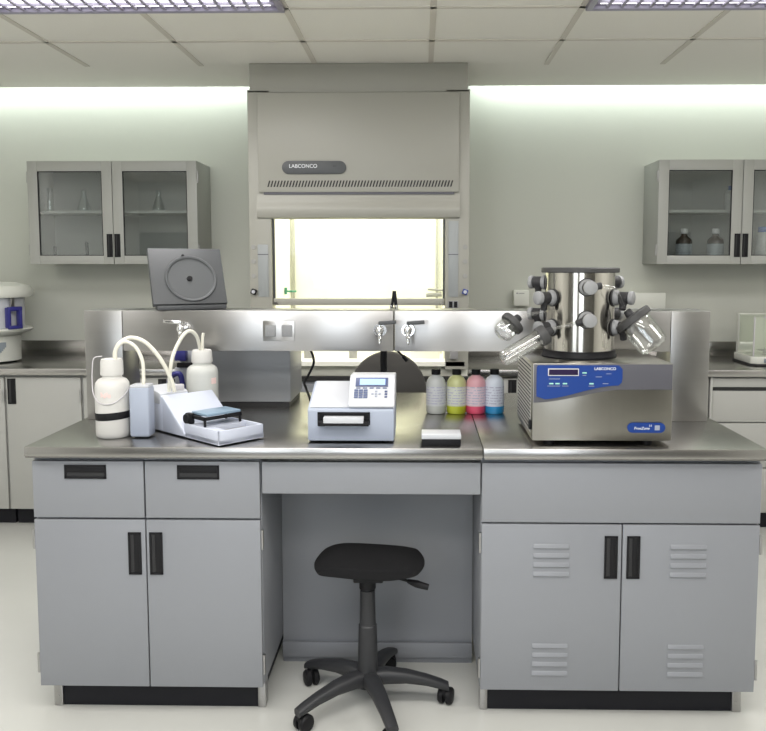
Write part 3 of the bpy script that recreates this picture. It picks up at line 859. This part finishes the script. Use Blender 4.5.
for k in range(5):
    a = R(2 + 72 * k)
    RT = Matrix.Translation((hx, hy, 0)) @ Matrix.Rotation(a, 4, 'Z')
    lg = MB()
    segs = [(.0, .098, .03, .028), (.06, .108, .027, .026), (.13, .104, .024, .021), (.2, .09, .021, .017), (.25, .075, .0195, .015), (.275, .066, .019, .012)]
    rings = []
    for (x, z, wy, hz) in segs:
        ring = []
        for j in range(12):
            q = 2 * pi * j / 12
            cy, cz = cos(q), sin(q)
            cy = math.copysign(abs(cy) ** .6, cy); cz = math.copysign(abs(cz) ** .6, cz)
            ring.append(lg.bm.verts.new((x, wy * cy, z + hz * cz)))
        rings.append(ring)
    for A_, B_ in zip(rings, rings[1:]):
        for j in range(12): lg.bm.faces.new((A_[j], A_[(j + 1) % 12], B_[(j + 1) % 12], B_[j]))
    lg.bm.faces.new(rings[0]); lg.bm.faces.new(rings[-1])
    lg.move(RT)
    leg = lg.build('leg', M['stoolp'], t, ang=60)
    cs = MB()
    c0 = RT @ Vector((.262, 0, 0))
    sw = a + R(70 + 40 * k)
    CT = Matrix.Translation((c0.x, c0.y, .0285)) @ Matrix.Rotation(sw, 4, 'Z')
    for s_ in (-1, 1):
        A_ = CT @ Matrix.Translation((.012, s_ * .006, 0)) @ Matrix.Rotation(-s_ * pi / 2, 4, 'X')
        cs.lathe([(.0285, 0), (.0285, .012), (.024, .018), (.01, .020), (0, .020)], 28, A_)
    cs.box(-.012, .02, -.006, .006, .006, .034, .003, T=CT)
    cs.cyl((c0.x, c0.y, .03), (c0.x, c0.y, .075), .009, n=12)
    cs.build('caster', M['black'], leg)

# ------------------------------------------------------------------ chair beyond the island
kx, ky = -.163, 1.40
t = thing('lab_chair', (kx, 1.27, 0), 'dark grey round-backed chair beyond the worktop, seen under the shelf', 'chair')
b = MB()
pts = [(.192 * cos(R(a)), .205 * sin(R(a)) if sin(R(a)) > 0 else .16 * sin(R(a))) for a in range(0, 360, 10)]
b.prism([(kx + x, .865 + z) for x, z in pts], ky, ky + .05, 'y', .012, 3)
b.build('backrest', M['chairgrey'], t)
MB().tube([(kx, ky + .06, .80), (kx, ky + .06, .60), (kx, ky + .02, .53), (kx, 1.3, .52)], .016, 10).build('back_support', M['black'], t)
b = MB(); b.lathe([(0, .53), (.16, .53), (.185, .54), (.19, .56), (.18, .58), (0, .585)], 40, Matrix.Translation((kx, 1.25, 0)))
b.build('seat', M['chairgrey'], t)
MB().lathe([(.03, .05), (.03, .3), (.022, .31), (.022, .53)], 20, Matrix.Translation((kx, 1.25, 0))).build('column', M['black'], t)
for k in range(5):
    a = R(20 + 72 * k)
    MB().tube([(kx, 1.25, .10), (kx + .12 * cos(a), 1.25 + .12 * sin(a), .09), (kx + .24 * cos(a), 1.25 + .24 * sin(a), .03)], .02, 10).lathe([(0, 0), (.02, .002), (.022, .02), (.015, .04)], 12, Matrix.Translation((kx + .24 * cos(a), 1.25 + .24 * sin(a), 0))).build('leg', M['black'], t)

# ------------------------------------------------------------------ side benches
YBF = 1.91


def bench_top(x0, x1, label):
    o = MB().box(x0, x1, YBF, YB - .002, .878, ZC, .003).box(x0, x1, YB - .022, YB - .001, ZC, 1.01, .002).build('bench_top', M['top'])
    tag(o, label, 'worktop')


bench_top(-3.69, -.925, 'steel bench top with upstand along the wall left of the fume hood')
bench_top(.262, 3.49, 'steel bench top with upstand along the wall right of the fume hood')


def bench_door_cab(x0, x1, hxs, label, splits=None):
    t = thing('base_cabinet', ((x0 + x1) / 2, 2.25, 0), label, 'cabinet', None)
    MB().box(x0, x1, YBF + .045, YB - .005, .1, .878, .001).build('body', M['bcab'], t)
    xs = [x0 + .003] + (splits or []) + [x1 - .003]
    for (a, b), hx_ in zip(zip(xs, xs[1:]), hxs):
        d = MB().box(a + .002, b - .002, YBF + .025, YBF + .044, .105, .862, .002).build('door', M['bcab'], t)
        pull(d, hx_, .783, .046, .145, YBF + .025)
    hinge(t, x1 - .004, YBF + .02, .76)
    MB().box(x0 + .005, x1 - .005, YBF + .1, YB - .05, 0, .1).build('toe_kick', M['kick'], t)


bench_door_cab(-3.2, -2.345, (-3.1,), 'wall bench cabinet at the very left edge, under the domed steriliser')
bench_door_cab(-2.341, -1.908, (-2.305,), 'single door wall bench cabinet with a black pull, left of the island')
bench_door_cab(-1.904, -.93, (-1.45, -1.36), 'double door wall bench cabinet between island end and fume hood', [-1.405])
bench_door_cab(.266, .93, (.51,), 'wall bench cabinet beside the fume hood, its black pull behind the reagent bottles')
t = thing('base_cabinet', (1.27, 2.25, 0), 'plain door wall bench cabinet hidden mostly behind the freeze dryer', 'cabinet')
MB().box(.934, 1.60, YBF + .045, YB - .005, .1, .878, .001).build('body', M['bcab'], t)
d = MB().box(.938, 1.596, YBF + .025, YBF + .044, .105, .862, .002).build('door', M['bcab'], t)
MB().box(.94, 1.59, YBF + .1, YB - .05, 0, .1).build('toe_kick', M['kick'], t)
t = thing('drawer_cabinet', (2.0, 2.25, 0), 'wall bench drawer cabinet under the balance, with a dark finger slot', 'cabinet')
MB().box(1.604, 2.42, YBF + .045, YB - .005, .1, .878, .001).build('body', M['bcab'], t)
MB().box(1.604, 1.616, YBF + .015, YBF + .045, .1, .876, .001).build('side_panel', M['bcab'], t)
MB().box(1.62, 2.418, YBF + .025, YBF + .044, .818, .868, .002).build('top_rail', M['bcab'], t)
MB().box(1.618, 2.418, YBF + .035, YBF + .046, .797, .818).build('finger_slot', M['dark'], t)
for z0, z1 in ((.622, .796), (.365, .615), (.11, .358)):
    MB().box(1.62, 2.418, YBF + .025, YBF + .044, z0, z1, .003).build('drawer', M['bcab'], t)
MB().box(1.61, 2.41, YBF + .1, YB - .05, 0, .1).build('toe_kick', M['kick'], t)

# ---- domed steriliser at the left
kx, ky = -2.575, 2.24
T = Matrix.Translation((kx, ky, 0))
t = thing('steriliser', (kx, ky, ZC), 'white domed steriliser with purple handles on the left wall bench', 'steriliser')
MB().lathe([(.15, ZC + .006), (.165, ZC + .012), (.168, ZC + .15), (.175, ZC + .16), (0, ZC + .165)], 48, T).build('base', M['cream'], t)
MB().lathe([(.17, 1.075), (.228, 1.10), (.235, 1.112), (.232, 1.12), (.20, 1.122)], 48, T).build('rim', M['cream'], t)
MB().lathe([(.192, 1.12), (.195, 1.305)], 48, T).build('vessel', M['white'], t)
MB().lathe([(.205, 1.30), (.235, 1.303), (.242, 1.315), (.242, 1.345), (.225, 1.37), (.15, 1.388), (0, 1.395)], 48, T).build('lid', M['cream'], t)
for a in (R(-74), R(-28), R(200)):
    HT = T @ Matrix.Rotation(a, 4, 'Z')
    h = MB()
    h.box(.206, .244, -.045, -.028, 1.125, 1.245, .004, T=HT).box(.206, .244, .028, .045, 1.125, 1.245, .004, T=HT)
    h.box(.228, .246, -.045, .045, 1.225, 1.25, .004, T=HT).box(.228, .246, -.045, .045, 1.12, 1.14, .004, T=HT)
    h = h.build('handle', M['purple'], t)
    MB().box(.206, .222, -.012, .012, 1.25, 1.31, .002, T=HT).build('clamp', M['steel'], h)
pn = MB()
for k in range(26):
    a0, a1 = R(-112 + k * 3), R(-109 + k * 3)
    zl = ZC + .03 + .00045 * max(0, k - 13) ** 2
    pn.prism([(kx + .167 * cos(a0), ky + .167 * sin(a0)), (kx + .167 * cos(a1), ky + .167 * sin(a1)), (kx + .171 * cos(a1), ky + .171 * sin(a1)), (kx + .171 * cos(a0), ky + .171 * sin(a0))], zl, ZC + .125, 'z')
pn = pn.build('control_panel', M['padgrey'], t)
for a, z in ((-66, .10), (-58, .102), (-70, .07), (-85, .10), (-90, .07), (-50, .1)):
    A_ = T @ Matrix.Rotation(R(a), 4, 'Z') @ Matrix.Translation((.171, 0, ZC + z)) @ Matrix.Rotation(pi / 2, 4, 'Y')
    MB().lathe([(.008, -.001), (.008, .002), (0, .0025)], 12, A_).build('key', M['lcdframe'], pn)
f = MB()
for a in range(4): f.cyl((kx + .12 * cos(a * pi / 2 + .7), ky + .12 * sin(a * pi / 2 + .7), ZC + .001), (kx + .12 * cos(a * pi / 2 + .7), ky + .12 * sin(a * pi / 2 + .7), ZC + .007), .02, n=14)
f.build('feet', M['black'], t)

# ---- balance at the right
BX = .055
t = thing('balance', (2.01, 2.2, ZC), 'glass-walled laboratory balance on the right wall bench', 'balance')
MB().prism([(1.835 + BX, 2.11), (1.865 + BX, 2.08), (2.05 + BX, 2.08), (2.08 + BX, 2.11), (2.08 + BX, 2.36), (1.835 + BX, 2.36)], ZC + .012, ZC + .055, 'z', .006).build('base', M['cream'], t)
MB().prism([(1.83 + BX, 2.11), (1.862 + BX, 2.075), (2.053 + BX, 2.075), (2.085 + BX, 2.11), (2.085 + BX, 2.365), (1.83 + BX, 2.365)], ZC + .002, ZC + .014, 'z').build('foot', M['dark'], t)
gl = MB()
gl.box(1.848 + BX, 1.852 + BX, 2.10, 2.32, ZC + .055, 1.195).box(2.065 + BX, 2.069 + BX, 2.10, 2.32, ZC + .055, 1.195).box(1.852 + BX, 2.065 + BX, 2.10, 2.104, ZC + .055, 1.195).box(1.848 + BX, 2.069 + BX, 2.10, 2.32, 1.195, 1.199)
gl.build('draft_shield', M['winglass'], t)
MB().box(1.845 + BX, 2.072 + BX, 2.32, 2.36, ZC + .055, 1.205, .004).build('back_column', M['cream'], t)
MB().box(1.9 + BX, 1.915 + BX, 2.096, 2.1, 1.19, 1.2).box(1.846 + BX, 1.852 + BX, 2.098, 2.106, ZC + .055, 1.198).build('shield_frame', M['silver'], t)
MB().lathe([(.045, 0), (.045, .004), (.01, .005), (.01, -.02)], 28, Matrix.Translation((1.958 + BX, 2.21, ZC + .08)), close=False).build('weighing_pan', M['steel'], t)
MB().box(1.90 + BX, 2.02 + BX, 2.074, 2.081, ZC + .02, ZC + .045, .002).build('display', M['padgrey'], t)

# ---- wall boxes
t = thing('wall_box', (.627, 2.57, 1.28), 'small pale wall box with dark print, left of the drum', 'wall box')
MB().box(.58, .676, 2.535, YB - .001, 1.236, 1.334, .004).build('casing', M['cream'], t)
MB().box(.596, .606, 2.534, 2.5355, 1.311, 1.319).box(.610, .646, 2.534, 2.5355, 1.3125, 1.3165).build('print_mark', M['grey'], t)
o = MB().box(1.26, 1.523, 2.53, YB - .001, 1.22, 1.318, .005).build('wall_box', M['cream']); tag(o, 'long plain pale wall box above the freeze dryer right flask', 'wall box')


# ------------------------------------------------------------------ glazed wall cabinets
def wall_cabinet(x0, x1, label):
    yf, z0, z1 = 2.28, 1.497, 2.104
    xm = (x0 + x1) / 2
    t = thing('wall_cabinet', (xm, YB, z0), label, 'wall cabinet', 'glazed wall cabinets')
    b = MB(); s = .018; y0 = yf + .022; y1 = YB - .001
    b.box(x0, x0 + s, y0, y1, z0, z1, .001).box(x1 - s, x1, y0, y1, z0, z1, .001).box(x0 + s, x1 - s, y0, y1, z0, z0 + s).box(x0 + s, x1 - s, y0, y1, z1 - s, z1).box(x0 + s, x1 - s, y1 - .01, y1, z0 + s, z1 - s)
    b.build('body', M['wcab'], t)
    MB().box(x0 + s, x1 - s, y0 + .03, y1 - .01, 1.800, 1.816, .001).build('shelf', M['wcab'], t)
    for i, (a, c) in enumerate(((x0, xm - .002), (xm + .002, x1))):
        d = MB(); w = .06; wb = .05
        d.box(a, a + w, yf, yf + .02, z0, z1, .0015).box(c - w, c, yf, yf + .02, z0, z1, .0015).box(a + w, c - w, yf, yf + .02, z0, z0 + wb, .0015).box(a + w, c - w, yf, yf + .02, z1 - w, z1, .0015)
        d = d.build('door', M['wcab'], t)
        MB().box(a + w - .004, c - w + .004, yf + .008, yf + .012, z0 + wb - .004, z1 - w + .004).build('pane', M['cabglass'], d)
        g = MB(); e = .004
        g.box(a + w, a + w + e, yf + .002, yf + .008, z0 + wb, z1 - w).box(c - w - e, c - w, yf + .002, yf + .008, z0 + wb, z1 - w).box(a + w, c - w, yf + .002, yf + .008, z0 + wb, z0 + wb + e).box(a + w, c - w, yf + .002, yf + .008, z1 - w - e, z1 - w)
        g.build('gasket', M['kick'], d)
        pull(d, (c - .021) if i == 0 else (a + .021), 1.607, .034, .137, yf)
        hx_ = a - .003 if i == 0 else c + .003
        for z in (1.58, 2.01): hinge(d, hx_, yf + .012, z)
    return t


wall_cabinet(-2.335, -1.325, 'glazed two door wall cabinet left of the fume hood')
wall_cabinet(1.39, 2.37, 'glazed two door wall cabinet right of the fume hood')
SH, SB = 1.816, 1.515


def lathe_thing(name, x, y, z, parts, label, cat, group=None):
    t = thing(name, (x, y, z), label, cat, group)
    for n, prof, m in parts: MB().lathe(prof, 28, Matrix.Translation((x, y, z))).build(n, m, t)
    return t


amber = [('body', [(0, 0), (.046, .001), (.048, .006), (.048, .118), (.044, .13), (.02, .15), (.018, .155), (.018, .168)], M['amber']),
         ('cap', [(.021, .165), (.022, .168), (.022, .192), (.02, .195), (0, .195)], M['capw']),
         ('label', [(.0483, .02), (.0487, .021), (.0487, .103), (.0483, .104)], M['labelp'])]
p = at(684, 240, 2.42).x
lathe_thing('amber_bottle', p, 2.42, SB, amber, 'brown glass bottle with white cap, left of the pair in the right wall cabinet', 'bottle', 'brown bottles in the wall cabinet')
p = at(715.5, 240, 2.42).x
lathe_thing('amber_bottle', p, 2.42, SB, amber, 'brown glass bottle with white cap, nearer the pull in the right wall cabinet', 'bottle', 'brown bottles in the wall cabinet')
p = at(732, 200, 2.42).x
lathe_thing('plastic_bottle', p, 2.42, SH, [('body', [(0, 0), (.04, .001), (.042, .006), (.042, .105), (.03, .12), (.02, .124)], M['poly2']), ('cap', [(.023, .122), (.024, .126), (.023, .148), (0, .15)], M['capblue'])], 'pale bottle with blue cap on the upper shelf of the right wall cabinet', 'bottle')
p = at(764, 240, 2.42).x
lathe_thing('plastic_bottle', p, 2.42, SB, [('body', [(0, 0), (.045, .001), (.047, .006), (.047, .155), (.038, .17), (.03, .175)], M['poly2']), ('cap', [(.034, .173), (.036, .177), (.035, .205), (0, .207)], M['capblue'])], 'pale bottle with blue cap in the bottom right of the right wall cabinet', 'bottle')
flk = [(.04, .001), (.042, .006), (.04, .02), (.018, .085), (.015, .095), (.015, .125), (.017, .128)]
M['labglass'] = glass('lab glassware', (.86, .9, .9), .16, .05, .9)
for px_, s, lab in ((84, 'flask', 'clear conical flask on the upper shelf behind the left cabinet left door'), (158.5, 'flask', 'clear conical flask on the upper shelf behind the left cabinet right door')):
    x = at(px_, 200, 2.43).x
    o = MB().lathe(flk, 28, Matrix.Translation((x, 2.43, SH)), close=False).build('conical_flask', M['labglass']); tag(o, lab, 'flask', 'clear flasks in the wall cabinet')
x = at(50, 200, 2.43).x
o = MB().lathe([(.035, .001), (.036, .003), (.018, .006), (.018, .14), (.021, .145)], 24, Matrix.Translation((x, 2.43, SH)), close=False).build('measuring_cylinder', M['labglass']); tag(o, 'clear measuring cylinder at the far left of the upper cabinet shelf', 'cylinder')
for px_, h, lab in ((55, .085, 'short dark stand rod at the bottom of the left wall cabinet'), (87, .11, 'taller dark stand rod at the bottom of the left wall cabinet')):
    x = at(px_, 245, 2.40).x
    o = MB().lathe([(0, 0), (.03, 0), (.03, .005), (.010, .007), (.010, h), (.006, h + .006), (0, h + .006)], 20, Matrix.Translation((x, 2.40, SB))).build('stand_rod', M['greypanel']); tag(o, lab, 'rod')

# ------------------------------------------------------------------ fume hood
HY = 1.80
hx0, hx1 = -.918, .256
ox0, ox1 = -.80, .130
t = thing('fume_hood', ((hx0 + hx1) / 2, 2.2, 0), 'tall grey fume hood with a lit chamber in the middle of the back wall', 'fume hood')
b = MB()
b.box(hx0, ox0, HY, HY + .10, .93, 2.41, .003).box(ox1, hx1, HY, HY + .10, .93, 2.41, .003)       # front posts
b.box(ox0, ox1, HY + .004, HY + .05, 1.738, 2.41)
b.box(hx0, hx0 + .02, HY + .1, YB - .005, .93, 2.41).box(hx1 - .02, hx1, HY + .1, YB - .005, .93, 2.41).box(hx0, hx1, HY, YB - .005, 2.40, 2.412)
b.build('casing', M['hood'], t)
MB().box(hx0 + .012, hx1 - .010, HY + .004, YB - .005, 2.412, 2.548, .002).build('bonnet', M['hoodtop'], t)
up = MB().box(-.862, .2, HY - .016, HY + .004, 1.878, 2.395, .004)
for k in range(60):
    x = -.815 + k * .0164
    up.prism([(x, 1.905), (x + .0075, 1.905), (x + .0175, 1.938), (x + .010, 1.938)], HY - .0168, HY - .0155, 'y', mi=1)
up = up.build('front_panel', [M['hood'], M['dark']], t)
MB().box(-.835, .175, HY - .012, HY + .002, 1.866, 1.879).build('reveal', M['panelgrey'], t)
pts = []
q0, q1, qz, qr = -.735, -.395, 2.006, .034
for k in range(13): a = R(90 + 180 * k / 12); pts.append((q0 + qr + qr * cos(a), qz + qr * sin(a)))
for k in range(13): a = R(-90 + 180 * k / 12); pts.append((q1 - qr + qr * cos(a), qz + qr * sin(a)))
bd = MB().prism(pts, HY - .026, HY - .015, 'y', .003).build('name_badge', M['greyrim'], up)
text('LABCONCO', .027, (-.622, HY - .0266, 2.012), bd, M['ink'])
MB().box(-.465, -.445, HY - .0268, HY - .0255, 2.006, 2.018).build('badge_mark', M['greypanel'], bd)
hd = MB().prism([(HY - .006, 1.866), (HY - .010, 1.84), (HY - .016, 1.815), (HY - .024, 1.80), (HY - .026, 1.785), (HY - .022, 1.76), (HY - .014, 1.745), (HY + .004, 1.738), (HY + .004, 1.866)], -.872, .205, 'x').build('header', M['hood'], t)
# liner
ln = MB()
ln.box(ox0 - .012, ox0 - .002, HY + .06, 2.46, .93, 2.2).box(ox1 + .002, ox1 + .012, HY + .06, 2.46, .93, 2.2)
ln.box(ox0 - .012, ox1 + .012, 2.45, 2.46, .93, 2.2).box(ox0 - .012, ox1 + .012, HY + .06, 2.46, 2.19, 2.2)
ln.build('liner', M['liner'], t)
MB().box(ox0 + .012, ox0 + .026, 2.43, 2.448, .95, 2.1).box(ox1 - .04, ox1 - .026, 2.43, 2.448, .95, 2.1).build('baffle_edge', M['hood'], t)
# sash
sy = HY + .025
s = MB().box(ox0 + .001, ox0 + .012, sy, sy + .02, 1.275, 1.78).box(ox1 - .012, ox1 - .001, sy, sy + .02, 1.275, 1.78)
s = s.build('sash', M['greypanel'], t)
MB().box(ox0 + .003, ox1 - .003, sy - .012, sy + .022, 1.276, 1.313, .005).build('sash_rail', M['hood'], s)
MB().box(ox0 + .011, ox1 - .011, sy + .008, sy + .012, 1.31, 1.78).build('pane', M['sashglass'], s)
for x, d in ((ox0 + .018, 1), (ox1 - .018, -1)):
    MB().cyl((x, sy - .02, 1.286), (x, sy - .01, 1.286), .010, n=14).build('sash_stop', M['chrome'], s)
# post controls
for x0, x1, z0, z1 in ((-.874, -.817, 1.322, 1.602), (.146, .199, 1.322, 1.726)):
    p_ = MB().box(x0, x1, HY - .004, HY + .001, z0, z1, .001).build('service_plate', M['post'], t)
    MB().box(x0, x1, HY - .0048, HY - .0035, 1.547, 1.551).build('slot', M['panelgrey'], p_)
for x in (-.909 + .012, .236):
    for z in (1.589, 1.512, 1.434):
        MB().cyl((x, HY - .004, z), (x, HY + .001, z), .0125, n=20).build('plug_cap', M['dot'], t)
    kn = MB().box(-.014, .014, -.022, 0, -.014, .014, .003, T=Matrix.Translation((x, HY, 1.35)) @ Matrix.Rotation(R(20), 4, 'Y')).build('control_knob', M['blueknob'] if x > 0 else M['black'], t)
    MB().cyl((x, HY - .0235, 1.35), (x, HY - .021, 1.35), .0095, n=16).build('knob_cap', M['white'], kn)
so = MB().box(.146, .2, HY - .006, HY + .001, 1.262, 1.302, .002).build('socket', M['knob'], t)
for x in (.160, .186): MB().box(x - .009, x + .009, HY - .0075, HY - .005, 1.266, 1.298).build('socket_face', M['black'], so)
MB().box(.155, .20, HY - .03, HY + .001, .99, 1.06, .004).build('lower_socket', M['grey'], t)
# chamber fittings
MB().cyl((ox0, 2.2, 1.338), (ox0 + .07, 2.2, 1.338), .006, n=10).cyl((ox0 + .008, 2.2, 1.32), (ox0 + .008, 2.2, 1.36), .008, n=10).build('chamber_tap', M['green'], t)
MB().cyl((ox1, 2.2, 1.345), (ox1 - .09, 2.2, 1.35), .006, n=10).cyl((ox1 - .008, 2.2, 1.32), (ox1 - .1, 2.2, 1.315), .012, n=10).build('chamber_tap', M['grey'], t)
area('chamber_light', ((ox0 + ox1) / 2, 2.15, 2.17), (.8, .4), 12.5, (1, .97, .85), parent=t)
# hood bench
MB().box(hx0, hx1, 1.86, YB - .005, .885, .945, .004).prism([(1.80, .948), (1.80, .972), (1.83, .985), (1.88, .96), (1.88, .948)], hx0 + .02, hx1 - .02, 'x').build('work_surface', M['liner'], t)
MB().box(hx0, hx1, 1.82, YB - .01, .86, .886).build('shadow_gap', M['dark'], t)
MB().box(hx0, hx1, 1.83, YB - .01, .1, .862, .003).build('base', M['cab'], t)
for x0, x1 in ((hx0 + .003, -.334), (-.328, hx1 - .003)): MB().box(x0, x1, 1.81, 1.83, .11, .845, .002).build('base_door', M['cab'], t)
MB().box(hx0 + .01, hx1 - .01, 1.88, YB - .05, 0, .1).build('toe_kick', M['kick'], t)
# bits inside the hood seen below the shelf
t = thing('reagent_carton', (.02, 2.02, .946), 'white carton with a dark red lid inside the fume hood, just under the shelf', 'carton')
MB().box(-.06, .105, 1.97, 2.07, .9465, 1.012, .003).build('body', M['liner'], t)
MB().box(-.062, .107, 1.968, 2.072, 1.0125, 1.06, .003).build('lid', M['red'], t)
for px_, lab in ((308, 'yellow cap jar inside the hood nearest the dangling cable'), (353, 'yellow cap jar inside the hood nearest the shelf seam')):
    x = at(px_, 352, 2.0).x
    tt = thing('jar', (x, 2.0, .946), lab, 'jar', 'yellow capped jars in the hood')
    MB().lathe([(0, 0), (.022, .001), (.023, .006), (.023, .085)], 20, Matrix.Translation((x, 2.0, .946))).build('body', M['grey'], tt)
    MB().lathe([(.025, .083), (.025, .11), (0, .111)], 20, Matrix.Translation((x, 2.0, .946))).build('cap', M['yellow'], tt)

# ------------------------------------------------------------------ world and view
w = bpy.data.worlds.new('world'); SC.world = w; w.use_nodes = True
w.node_tree.nodes['Background'].inputs[0].default_value = (.9, .92, 1, 1)
w.node_tree.nodes['Background'].inputs[1].default_value = .3
vs = SC.view_settings
SC.display_settings.display_device = 'sRGB'
vs.view_transform = 'Standard'; vs.look = 'None'; vs.exposure = 0; vs.gamma = 1; vs.use_curve_mapping = False
SC.cycles.max_bounces = 10; SC.cycles.transparent_max_bounces = 16; SC.cycles.sample_clamp_indirect = 6
SC.cycles.caustics_reflective = False; SC.cycles.caustics_refractive = False
